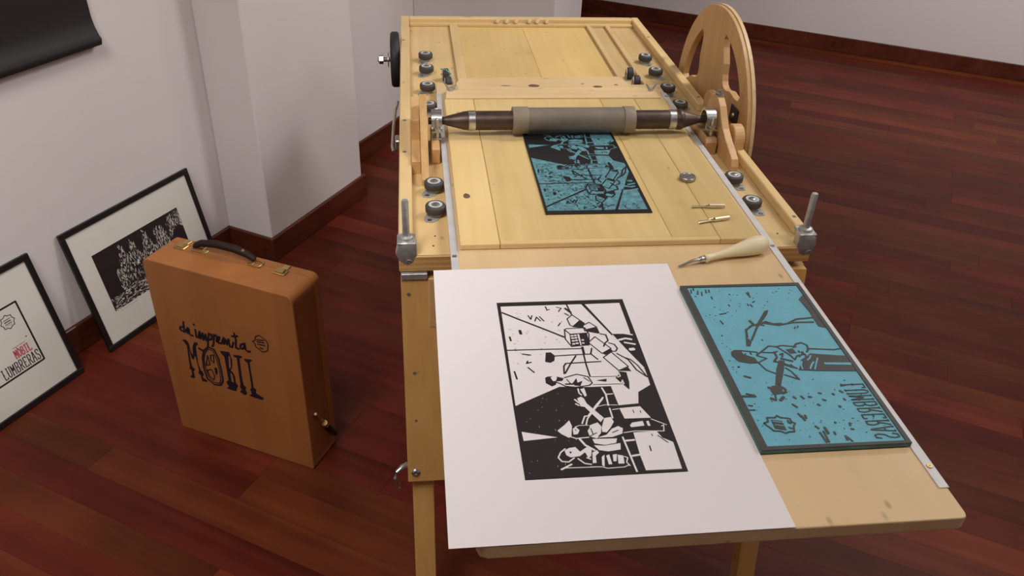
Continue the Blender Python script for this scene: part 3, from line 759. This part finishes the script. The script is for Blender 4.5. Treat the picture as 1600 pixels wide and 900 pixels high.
# corner castings with upright bolts
def corner(x, y, sx):
    c = new()
    prism(c, [[(-.018, .004), (.006, .004), (.016, -.004), (.019, -.018), (.012, -.034), (.0, -.042), (-.012, -.036), (-.018, -.02)]], Matrix.Translation((x, y - .0185, ZB)) @ Matrix(((sx, 0, 0, 0), (0, 0, -1, 0), (0, 1, 0, 0), (0, 0, 0, 1))), -.020, .003)
    lathe(c, [(.013, 0), (.012, .007), (.0085, .009)], (x, y, ZB + .002), (0, 0, 1), 18)
    box(c, x - .016, x + .016, y - .018, y + .016, ZB + .0005, ZB + .0045, .0015)
    k = part('corner_casting', c, M['castiron'], smooth=40)
    obj('bolt', lathe(new(), [(.0062, .0), (.0062, .066), (.005, .070), (0, .0705)], (x, y, ZB + .009), (0, 0, 1), 16), M['castiron'], k, smooth=40)
    screw_at(x - sx * .004, y - .0392, ZB - .02, k, .005, 'screw', 'screw', (0, -1, 0))
corner(-.021, YF + .018, -1); corner(.704, YF + .018, 1)
# hinged legs with boards, splayed towards the front and the back
SL = .2
def slant(z, y0, s): return y0 - s * SL * (.796 - z)
def leg_set(s, y0):
    for x0, x1, xo in ((-.033, .075, 0), (.607, .716, 1)):
        M2 = [[(slant(.365, y0, s), .365), (slant(.782, y0, s), .782), (slant(.782, y0, s) + s * .016, .782), (slant(.365, y0, s) + s * .016, .365)]]
        b = part('leg_board', prism(new(), M2, at_x(x0), x1 - x0, .001), M['apron'])
        lx = x0 + .008 if not xo else x1 - .040
        M3 = [[(slant(0.0, y0, s) + s * .0165, .0), (slant(.782, y0, s) + s * .0165, .782), (slant(.782, y0, s) + s * .05, .782), (slant(0, y0, s) + s * .05, .0)]]
        part('leg', prism(new(), M3, at_x(lx), .042, .002), M['apron'])
        if s > 0:
            cx = x0 + .015 if not xo else x1 - .015
            n = (0, -1, SL)
            yy = slant(.386, y0, s)
            obj('bolt', lathe(new(), [(.0085, 0), (.0085, .002), (.006, .004), (.004, .005), (0, .0035)], (cx, yy, .386), n, 16), M['zinc'], b)
            for z in (.755, .60, .50): screw_at(cx - .002 + (.0 if z > .7 else .006), slant(z, y0, s) - .0002, z, b, .0035 if z > .55 else .0025, 'screw', 'screw', n)
            hg = obj('hinge', Box(x0 + .001, x0 + .047, y0 - .006, y0 + .012, .783, .7955, .001), M['castiron'], b)
        if s > 0:
            bx = x0 + .048 if not xo else x0 + .01
            b2 = part('support_batten', Box(bx, bx + .05, y0 - .022, y0 - .0006 - .0185, .690, .7955, .0015), M['beech'])
            obj('gap', prism(new(), [[(slant(.70, y0, s) - .0007, .680), (slant(.79, y0, s) - .0007, .782), (slant(.79, y0, s) - .0002, .782), (slant(.70, y0, s) - .0002, .680)]], at_x(bx - .0035), .003), M['hole'], b)
leg_set(1, YF + .0); leg_set(-1, YB)
hk = part('hook', tube(new(), [(-.034, 1.166, .395), (-.044, 1.158, .397), (-.053, 1.152, .392), (-.0575, 1.150, .378), (-.0535, 1.149, .362), (-.0545, 1.149, .352), (-.050, 1.149, .350)], [.006, .0055, .005, .0045, .004, .0035, .003], 10), M['zinc'], smooth=60)

# ------------------------------------------------------------------ the sliding bed with its platen
bed = thing('sliding_bed', 'long tan plywood sliding bed with aluminium edge strips on the press', 'press bed', (.34, 1.29, ZT))
BL, BR_, BF, BK = .0540, .6285, .592, 2.02
bm = new(); prism(bm, [[(BL + .012, BF), (BR_ - .007, BF), (BR_ - .002, BF + .002), (BR_, BF + .007), (BR_, BK), (BL, BK), (BL, BF + .012), (BL + .0035, BF + .0035)]], Matrix.Translation((0, 0, ZT + .0003)), ZB - ZT - .0004, .002)
part('bed_board', bm, M['bed'], bed)
for x0 in (BL - .0008, BR_ - .0122):
    st = part('edge_strip', Box(x0, x0 + .0130, .637, 1.957, ZB, ZB + .0016, .0003), M['alu'], bed)
    for y in ((.672, 1.205, 1.93) if x0 > .3 else (1.195,)): obj('screw', lathe(new(), [(.0042, 0), (.0036, .0012), (.0016, .0012), (0, .0005)], (x0 + .0066, y, ZB + .0016), (0, 0, 1), 12), M['zinc'] if y > .7 else M['brass'], st)
PT = .8612
platen = thing('platen_board', 'yellow pine platen board of several glued planks on the press bed', 'wooden board', (.337, 1.55, ZB))
for x0, x1 in ((.0705, .1388), (.1396, .4448), (.4454, .5305), (.5313, .6030)):
    full = x0 < .1 or x1 > .6
    part('plank', Box(x0, x1, 1.217 if full else 1.2288, 1.8905, ZB + .0003, PT, .0012), M['platen'], platen)
part('end_rail', Box(.1396, .5305, 1.217, 1.2282, ZB + .0003, PT, .0012), M['pine_x'], platen)
def knot(x, y, z, rx, ry, parent):
    b_ = new(); poly(b_, [(x + rx * math.cos(k * math.pi / 8) * (1 + .12 * math.sin(3 * k)), y + ry * math.sin(k * math.pi / 8) * (1 + .1 * math.cos(5 * k))) for k in range(16)], z, 0)
    part('knot', b_, M['knot'], parent)
knot(.0925, 1.395, PT + .00006, .0065, .0105, platen)
cross = thing('cross_board', 'pale knotty board with angled ends held by wing nuts across the bed', 'wooden board', (.337, 1.96, ZB))
part('board', prism(new(), [[(.0735, 1.8915), (.598, 1.8915), (.594, 1.948), (.556, 1.962), (.543, 1.976), (.5215, 2.040), (.115, 2.028), (.101, 1.985), (.078, 1.958)]], Matrix.Translation((0, 0, ZB + .0003)), .0140, .0015), M['pine_pale'], cross)
def wing(x, y):
    b = new(); lathe(b, [(.0065, 0), (.005, .006), (0, .006)], (x, y, ZB + .0143), (0, 0, 1), 12)
    for s in (-1, 1): prism(b, [[(s * .003, .002), (s * .008, .004), (s * .0145, .015), (s * .0125, .0185), (s * .008, .014), (s * .003, .006)]], Matrix.Translation((x, y + .001, ZB + .0143)) @ Matrix(((1, 0, 0, 0), (0, 0, -1, 0), (0, 1, 0, 0), (0, 0, 0, 1))), .002)
    part('wing_nut', b, M['plate'], cross)
wing(.088, 1.938); wing(.584, 1.938)
for q in ((.225, 1.972, .013, .003), (.295, 1.972, .014, .010), (.42, 1.985, .004, .003), (.455, 1.965, .012, .007), (.505, 1.978, .005, .004)): knot(q[0], q[1], ZB + .01436, q[2], q[3], cross)

# ------------------------------------------------------------------ paper with the print
def flat(name, x0, y0, z): return Matrix.Translation((x0, y0, z))
sheet = thing('paper_sheet', 'large white paper sheet with a black linocut of musicians on the bed', 'paper', (.22, .87, ZB))
b = new(); n = 14
pz = .0004
vsx = [.0230 + .3935 * i / n for i in range(n + 1)]; vsy = [.5915 + .5590 * i / n for i in range(n + 1)]
def lift(x, y): return ZB + .0022 + .003 * max(0, (y - 1.10) / .05) ** 2 * (0.4 + (x / .4)) * .6
g = [[b.verts.new((x, y, lift(x, y))) for y in vsy] for x in vsx]
for i in range(n):
    for j in range(n): b.faces.new((g[i][j], g[i + 1][j], g[i + 1][j + 1], g[i][j + 1]))
r = bmesh.ops.extrude_face_region(b, geom=b.faces[:])
for v in r['geom']:
    if isinstance(v, bmesh.types.BMVert): v.co.z -= .0005
part('paper', b, M['paper'], sheet)
PX, PY, PWD, PHT = .1178, .6838, .1997, .3695
def fprint(u, v): return (u * PWD / 1000 , v * PHT / 1000)
b = new(); poly(b, [(0, 0), (PWD, 0), (PWD, PHT), (0, PHT)], .0, 0)
draw(b, ART_PRINT, fprint, .000125, {1: 1, 2: 0, 3: 1}, .00010)
fl = random.Random(4)
for k in range(60):
    u, v = fl.uniform(60, 480), fl.uniform(480, 950)
    if v < 560 + u * .12: continue
    a_ = fl.uniform(0, 3.1); l = fl.uniform(4, 18); stroke(b, [fprint(u, v), fprint(u + l * math.cos(a_), v + l * .6 * math.sin(a_))], .0006, .00042, 0)
for k in range(25):
    u, v = fl.uniform(30, 400), fl.uniform(20, 420); a_ = fl.uniform(0, 3.1); l = fl.uniform(2, 9); stroke(b, [fprint(u, v), fprint(u + l * math.cos(a_), v + l * math.sin(a_))], .0004, .00042, 1)
obj('ink_print', b, [M['ink'], M['paper']], sheet, flat('p', PX, PY, ZB + .0024), centre=False)

# ------------------------------------------------------------------ the teal block on the bed
blk = thing('lino_block', 'large teal linoleum block carved with a guitarist and mirrored letters beside the paper', 'lino block', (.518, .89, ZB))
LX, LY, LW, LH, LT = .4170, .7065, .1998, .3705, .0066
part('slab', Box(LX, LX + LW, LY, LY + LH, ZB + .0018, ZB + .0018 + LT - .0014, .0006), [M['teal_dk']], blk)
part('carved_face', Box(LX + .004, LX + LW - .004, LY + .004, LY + LH - .004, ZB + LT + .0004, ZB + LT + .0008, 0), M['teal'], blk)
b = new(); z0 = ZB + LT + .0005; h = .0016
inn = [(LX + .010, LY + .0065), (LX + LW * .966, LY + .0050), (LX + LW * .968, LY + LH * .978), (LX + .010, LY + LH * .984)]
prism(b, [[(LX, LY), (LX + LW, LY), (LX + LW, LY + LH), (LX, LY + LH)], inn], Matrix.Translation((0, 0, z0)), h, .0003)
part('border', b, M['lino_ink'], blk)
def flino(u, v): return (u * LW / 1000, v * LH / 1000)
b = new()
draw(b, ART_LINO, flino, .00014, {2: 0, 3: 1}, .0001)
word(b, 'LUMBRERAS', flino(947, 322), (0.0, -LH * .298), (-LW * .155, 0), .0019, .0004, 0, .22)
fl = random.Random(9)
for k in range(150):
    u, v = fl.uniform(70, 930), fl.uniform(40, 960)
    if 380 < v < 720 and u > 150: continue
    a_ = fl.uniform(-.6, .6) + (1.4 if fl.random() < .6 else 0); l = fl.uniform(3, 14); stroke(b, [flino(u, v), flino(u + l * math.cos(a_), v - l * .5 * math.sin(a_))], .0006, .0004, 0)
# give the raised lines their relief
e = bmesh.ops.extrude_face_region(b, geom=[f for f in b.faces if f.material_index == 0])
for v in e['geom']:
    if isinstance(v, bmesh.types.BMVert): v.co.z += .0006
for v in b.verts:
    pass
for f in b.faces:
    if f.material_index == 1:
        for v in f.verts: v.co.z += .0009
obj('relief', b, [M['lino_ink'], M['teal']], blk, Matrix.Translation((LX, LY, ZB + LT + .0007)), centre=False)

# ------------------------------------------------------------------ the inked block under the roller
blk2 = thing('lino_block', 'inked black and teal linoleum block of musicians lying under the steel roller', 'lino block', (.331, 1.5, PT))
QX, QY, QW, QH = .2318, 1.3150, .1995, .3705
part('slab', Box(QX, QX + QW, QY, QY + QH, PT + .0002, PT + .0028, .0004), M['lino_blk'], blk2)
def flino2(u, v): return (u * QW / 1000, (1000 - v) * QH / 1000)
b = new(); draw(b, ART_PRINT, flino2, .00017, {1: 1, 2: 0, 3: 1}, .00010)
fl = random.Random(5)
for k in range(800):
    u, v = fl.uniform(50, 900), fl.uniform(430, 960)
    if u > 620 and v < 900: continue
    a_ = fl.uniform(0, 3.1); l = fl.uniform(6, 30); stroke(b, [flino2(u, v), flino2(u + l * math.cos(a_), v + l * .6 * math.sin(a_))], fl.uniform(.0006, .0013), .00042 + k * 5e-7, 0)
obj('relief', b, [M['lino_blk'], M['teal2']], blk2, Matrix.Translation((QX, QY, PT + .0029)), centre=False)

# ------------------------------------------------------------------ small tools
tin = obj('tin_lid', lathe(new(), [(0, 0), (.0155, 0), (.0166, .0012), (.0166, .0068), (.0155, .0080), (.0138, .0080), (.0130, .0070), (0, .0072)], (.537, 1.451, PT + .0002), (0, 0, 1), 32), M['tin'], smooth=40)
tag(tin, 'small round dull metal tin on the yellow platen', 'tin')
def nib(p0, p1, label, flip):
    p0 = Vector(p0); p1 = Vector(p1); d = (p1 - p0).normalized(); s = Vector((-d.y, d.x, 0)); L = (p1 - p0).length
    t = thing('gouge_nib', label, 'gouge nib', (p0 + p1) / 2, 'loose gouge nibs')
    Mx = Matrix(((d.x, s.x, 0, p0.x), (d.y, s.y, 0, p0.y), (0, 0, 1, p0.z), (0, 0, 0, 1)))
    def half(x0, x1, r0, r1, a0, a1, zz, n=10):
        b = new(); prof = []
        for x, r in ((x0, r0), (x1, r1)):
            o1 = [b.verts.new((x, r * math.cos(a0 + (a1 - a0) * k / n), zz + r * math.sin(a0 + (a1 - a0) * k / n))) for k in range(n + 1)]
            o2 = [b.verts.new((x, (r - .0006) * math.cos(a0 + (a1 - a0) * k / n), zz + (r - .0006) * math.sin(a0 + (a1 - a0) * k / n))) for k in range(n + 1)]
            prof.append((o1, o2))
        (a1_, a2_), (b1_, b2_) = prof
        for k in range(n):
            b.faces.new((a1_[k], a1_[k + 1], b1_[k + 1], b1_[k])); b.faces.new((a2_[k], b2_[k], b2_[k + 1], a2_[k + 1]))
            b.faces.new((a1_[k], a2_[k], a2_[k + 1], a1_[k + 1])); b.faces.new((b1_[k], b1_[k + 1], b2_[k + 1], b2_[k]))
        for k in (0, n): b.faces.new((a1_[k], b1_[k], b2_[k], a2_[k]))
        return b
    obj('shank', half(L * .52, L, .0042, .0042, math.radians(-40) + (math.pi if flip else 0) * 0, math.radians(220), .0043), M['bright'], t, Mx, smooth=50)
    obj('neck', half(L * .34, L * .56, .0026, .0040, math.radians(160), math.radians(380), .0042), M['bright'], t, Mx, smooth=50)
    obj('blade', half(0, L * .36, .0040 if flip else .0032, .0027, math.radians(180), math.radians(360), .0042), M['bright'], t, Mx, smooth=50)
nib((.5115, 1.3330, PT), (.5735, 1.3300, PT), 'loose brass gouge nib nearer the small round tin', False)
nib((.5065, 1.2725, PT), (.5670, 1.2860, PT), 'loose brass gouge nib nearer the front edge of the platen', True)
# lino cutter with cream handle
g0 = Vector((.4345, 1.1440, 0)); g1 = Vector((.6005, 1.1880, 0)); gd = (g1 - g0).normalized(); gL = (g1 - g0).length
ct = thing('lino_cutter', 'lino cutting gouge with a bulbous cream handle lying on the tan bed', 'gouge', (.52, 1.166, ZB))
gm = Matrix(((gd.x, -gd.y, 0, g0.x), (gd.y, gd.x, 0, g0.y), (0, 0, 1, ZB + .0003), (0, 0, 0, 1)))
def gl(prof, tilt=0.0, z=.010): return lathe(new(), prof, (0, 0, z), (1, 0, tilt), 28)
ax = .115
def hx(x): return .0075 + max(0, x - .05) * .075
b = new(); prof = [(.0, .050), (.0065, .050), (.0078, .053), (.0062, .058), (.0058, .068), (.0068, .085), (.0095, .105), (.0130, .125), (.0158, .143), (.0166, .155), (.0155, .165), (.0118, .171), (.006, .1735), (0, .174)]
seg = 28; rings = []
for r_, x in prof:
    zc = .0085 + (.0170 - .0085) * min(1, max(0, (x - .055) / .1))
    rings.append([b.verts.new((x, r_ * math.cos(2 * math.pi * k / seg), zc + r_ * math.sin(2 * math.pi * k / seg))) for k in range(seg)] if r_ > 0 else [b.verts.new((x, 0, zc))])
for a_, c_ in zip(rings, rings[1:]):
    for k in range(seg):
        q = []
        for v in (a_[k % len(a_)], a_[(k + 1) % seg % len(a_)], c_[(k + 1) % seg % len(c_)], c_[k % len(c_)]):
            if v not in q: q.append(v)
        b.faces.new(q)
obj('handle', b, M['cream'], ct, gm, smooth=50)
obj('ferrule', lathe(new(), [(.0, .040), (.0046, .040), (.0052, .041), (.0052, .046), (.0046, .047), (.0052, .048), (.0052, .0515), (0, .0515)], (0, 0, .0085), (1, 0, 0), 20), M['zinc'], ct, gm, smooth=40)
obj('blade', tube(new(), [(.0, 0, .0022), (.008, 0, .0034), (.018, 0, .0062), (.026, 0, .0086), (.041, 0, .0085)], [.0017, .0022, .0024, .0030, .0032], 8), M['zinc'], ct, gm, smooth=50)

# ------------------------------------------------------------------ the wooden suitcase
S0 = Vector((-.64672722, 1.7359945, 0)); SA = math.radians(-26.885416)
SM = Matrix.Translation(S0) @ Matrix.Rotation(SA, 4, 'Z')
SW, SD, SH = .4085, .113, .535
case = thing('wooden_suitcase', 'brown wooden carrying case with leather handle and black hand lettering on the floor', 'suitcase', SM)
def shell(y0, y1, r=.017):
    lp = []
    for cx, cz, a0 in ((.006, .007, 180), (SW - .006, .007, 270), (SW - r, SH - r, 0), (r, SH - r, 90)): lp += arc(cx, cz, r if cz > .1 else .006, a0, a0 + 90, 6)
    return prism(new(), [lp], Matrix(((1, 0, 0, 0), (0, 0, -1, y1), (0, 1, 0, 0), (0, 0, 0, 1))), y1 - y0, .0022)
obj('front_shell', shell(0, .0885), M['case'], case, SM)
obj('back_shell', shell(.0893, SD), M['case'], case, SM)
obj('side_veneer', Box(SW - .0005, SW + .0003, .004, .0868, .022, SH - .022, 0), M['case_side'], case, SM)
b = new(); draw(b, ART_SUIT, lambda u, v: (u / 10000, v / 10000), .000125, {2: 0, 3: 1}, .0001)
PM = SM @ Matrix(((1, 0, 0, 0), (0, 0, -1, -.0001), (0, 1, 0, 0), (0, 0, 0, 1)))
obj('lettering', b, [M['marker'], M['case']], case, PM, centre=False, label='hand lettered words La impremta MOBIL in black')
hd = obj('handle', None or tube(new(), [(.092, .079, SH + .010), (.097, .079, SH + .016), (.112, .082, SH + .023), (.15, .086, SH + .027), (.20, .088, SH + .026), (.235, .089, SH + .018), (.252, .089, SH + .009)], [.006, .0075, .0085, .0095, .0095, .0085, .007], 12), M['leather'], case, SM, smooth=60, label='dark brown leather handle')
obj('rivet', lathe(new(), [(.004, 0), (.003, .0015), (0, .002)], (.225, .086, SH + .0285), (.25, -.15, 1), 12), M['brass'], hd, SM)
for x, s in ((.098, 1), (.262, -1)):
    obj('handle_loop', tube(new(), [(x - s * .012, .072, SH + .004), (x - s * .014, .079, SH + .0045), (x - s * .012, .094, SH + .004), (x + s * .014, .094, SH + .0035), (x + s * .014, .072, SH + .0035), (x - s * .012, .072, SH + .004)], .0016, 8), M['brass'], hd, SM)
    obj('handle_plate', Box(x - .006 + s * .018, x + .008 + s * .018, .074, .0875, SH + .0002, SH + .0022, .0008), M['brass'], hd, SM)
def latch(x):
    k = obj('latch', Box(x - .016, x + .016, .066, .087, SH + .0002, SH + .004, .0015), M['brass'], case, SM)
    obj('latch_lever', prism(new(), [[(-.011, 0), (.011, 0), (.009, .018), (-.009, .018)]], SM.inverted() @ SM @ Matrix.Translation((x, .068, SH + .0042)), .0035, .001), M['brass'], k, SM)
    obj('latch_hook', Box(x - .009, x + .009, .0905, .108, SH + .0002, SH + .003, .001), M['brass'], k, SM)
latch(.052); latch(.330)
obj('slot', Box(.185, .222, .1045, .1125, SH - .0002, SH + .0004), M['hole'], case, SM)
k = obj('stay_rod', cyl(new(), (SW + .006, .026, .172), (SW + .006, .062, .108), .0045, 12, ch=.001), M['brass'], case, SM, smooth=40)
obj('rod_sleeve', cyl(new(), (SW + .007, .062, .108), (SW + .007, .098, .044), .0068, 12, ch=.0015), M['leather'], k, SM, smooth=40)
obj('rod_collar', cyl(new(), (SW + .0065, .058, .115), (SW + .0065, .066, .101), .0078, 12), M['brass'], k, SM)
for x in (.03, SW - .03):
    for y in (.02, .09): obj('foot', Box(x - .008, x + .008, y - .006, y + .006, 0, .0012), M['black_rub'], case, SM)

# ------------------------------------------------------------------ framed prints leaning on the wall
UP = (BV * (-1.9315 + 1.85) + Vector((0, 0, .38))).normalized(); NZ = AV.cross(UP)
def fmat(a0): 
    o_ = AV * a0 + BV * -1.85 + Vector((0, 0, .0022))
    return Matrix(((AV.x, UP.x, NZ.x, o_.x), (AV.y, UP.y, NZ.y, o_.y), (AV.z, UP.z, NZ.z, o_.z), (0, 0, 0, 1)))
FW, FH, FB, FD = .500, .388, .0165, .0105
def picture(a0, label):
    L = fmat(a0); t = thing('framed_print', label, 'picture frame', L, 'framed prints leaning on the wall')
    for x0, x1, y0, y1 in ((0, FW, 0, FB), (0, FW, FH - FB, FH), (0, FB, FB, FH - FB), (FW - FB, FW, FB, FH - FB)):
        obj('frame_bar', Box(x0, x1, y0, y1, -FD, 0, .0012), M['frame'], t, L)
    obj('mount_board', Box(FB - .002, FW - FB + .002, FB - .002, FH - FB + .002, -.0078, -.0055), M['mount'], t, L)
    obj('glass', Box(FB - .001, FW - FB + .001, FB - .001, FH - FB + .001, -.0030, -.0015), M['glass'], t, L)
    return t, L @ Matrix.Translation((0, 0, -.0054))
t2, L2 = picture(1.310, 'black framed landscape print of a dark ornate ruin behind the suitcase')
b = new(); x0, y0, x1, y1 = .0708, .1013, .4105, .2889
poly(b, [(x0, y0), (x1, y0), (x1, y1), (x0, y1)], .00005, 0)
fl = random.Random(12)
def inside(u, v):
    # silhouette of the towered building, the tree and the foreground
    if v < .22: return fl.random() < .8
    if .16 < u < .66:
        top = .55 + .38 * max(math.exp(-((u - .28) / .05) ** 2), math.exp(-((u - .40) / .05) ** 2) * .9, math.exp(-((u - .56) / .05) ** 2) * 1.05)
        return v < top
    if .66 < u < .80: return v < .62 + .25 * math.sin((u - .6) * 14) and v > .25
    if u > .82: return abs(v - .62 - .22 * math.sin((u - .8) * 12)) < .14
    return False
for k in range(2600):
    u, v = fl.random(), fl.random()
    if not inside(u, v): continue
    if .28 < u < .50 and .22 < v < .48 and fl.random() < .7: continue
    a_ = fl.uniform(1.1, 2.0) if v > .25 else fl.uniform(-.4, .6); l = fl.uniform(.002, .011)
    x, y = x0 + u * (x1 - x0), y0 + v * (y1 - y0)
    dx_, dy_ = l * math.cos(a_), l * math.sin(a_)
    if not (x0 < x + dx_ < x1 and y0 < y + dy_ < y1): continue
    stroke(b, [(x, y), (x + dx_, y + dy_)], fl.uniform(.0008, .0024), .0001 + k * 2e-7, 1 if k % 5 < 3 else 2)
sg = [(.086 + i * .0022, .0925 + (.003 if i % 2 else -.001) * (0.4 + (i * 7 % 5) / 5)) for i in range(32)]
stroke(b, sg[:9], .0005, .0001, 2); stroke(b, sg[11:14], .0005, .0001, 2); stroke(b, sg[16:], .0005, .0001, 2)
obj('ink_print', b, [M['ink'], M['mount'], M['ink_grey']], t2, L2, centre=False)
t1, L1 = picture(.712, 'black framed print with LUMBRERAS lettering and a small red stamp at the left edge')
b = new(); x0, x1, y0, y1, w_ = .078, .4150, .1015, .2860, .0052
for q in ((x0, y0, x1, y0), (x1, y0, x1, y1), (x1, y1, x0, y1), (x0, y1, x0, y0)): stroke(b, [(q[0], q[1]), (q[2], q[3])], w_, .0001, 0)
word(b, 'LUMBRERAS', (.2960, .1090), (.1150, 0), (0, .0290), .0027, .0001, 0, .2)
word(b, 'MOBIL', (.348, .1450), (.0500, 0), (0, .0230), .0036, .0001, 1, .15)
stroke(b, [(.352 + i * .0042, .1740 + (.0024 if i % 2 else 0)) for i in range(10)], .0016, .0001, 1)
stroke(b, [(.3985, .1860), (.3987, .1862)], .005, .0001, 2)
bc = (.3725, .2470); bp = [(bc[0] + (.0165 if k % 2 else .0205) * math.cos(k * math.pi / 8), bc[1] + (.0165 if k % 2 else .0205) * math.sin(k * math.pi / 8)) for k in range(16)]
stroke(b, bp, .0022, .0001, 0, True)
for k in range(3): stroke(b, [(bc[0] - .009, bc[1] + .007 - k * .006), (bc[0] + .009, bc[1] + .007 - k * .006)], .0028, .0001, 2 if k != 1 else 0)
for k in range(4): stroke(b, [(bc[0] - .008 + k * .005, bc[1] - .011), (bc[0] - .007 + k * .005, bc[1] - .009)], .0016, .0001, 0)
# the guitarist half of the picture, towards the wall's near end
poly(b, [(x0 + .004, .16), (x0 + .09, .155), (x0 + .10, .185), (x0 + .004, .185)], .0001, 0)
stroke(b, [(x0 + .10, .17), (x0 + .14, .18), (x0 + .17, .2), (x0 + .19, .195)], .004, .0001, 0)
obj('ink_print', b, [M['ink'], M['ink_red'], M['ink_grey']], t1, L1, centre=False)

# ------------------------------------------------------------------ black banner on the left wall
bn = thing('hanging_banner', 'black fabric banner with a weighted bottom hem hanging on the left wall', 'banner', ROOM @ Matrix.Translation((WB + .03, 1.1, .84)))
prof = [(.006, 2.3), (.008, 1.2), (.010, .96), (.012, .915), (.017, .892), (.024, .876), (.0295, .862), (.031, .852), (.028, .845), (.020, .843), (.010, .846), (.006, .852)]
inner = [(.004, .853), (.004, 2.3)]
pts = [(WB + x, z) for x, z in prof]; pts2 = [(WB + x, z) for x, z in inner]
b = new()
prism(b, [pts + pts2], Matrix(((1, 0, 0, 0), (0, 0, 1, .62), (0, 1, 0, 0), (0, 0, 0, 1))), .968)
obj('fabric', b, M['banner'], bn, ROOM, smooth=50)
obj('hem_rod', cyl(new(), (WB + .0175, .618, .8575), (WB + .0175, 1.5925, .8575), .0095, 16), M['frame'], bn, ROOM, smooth=50)
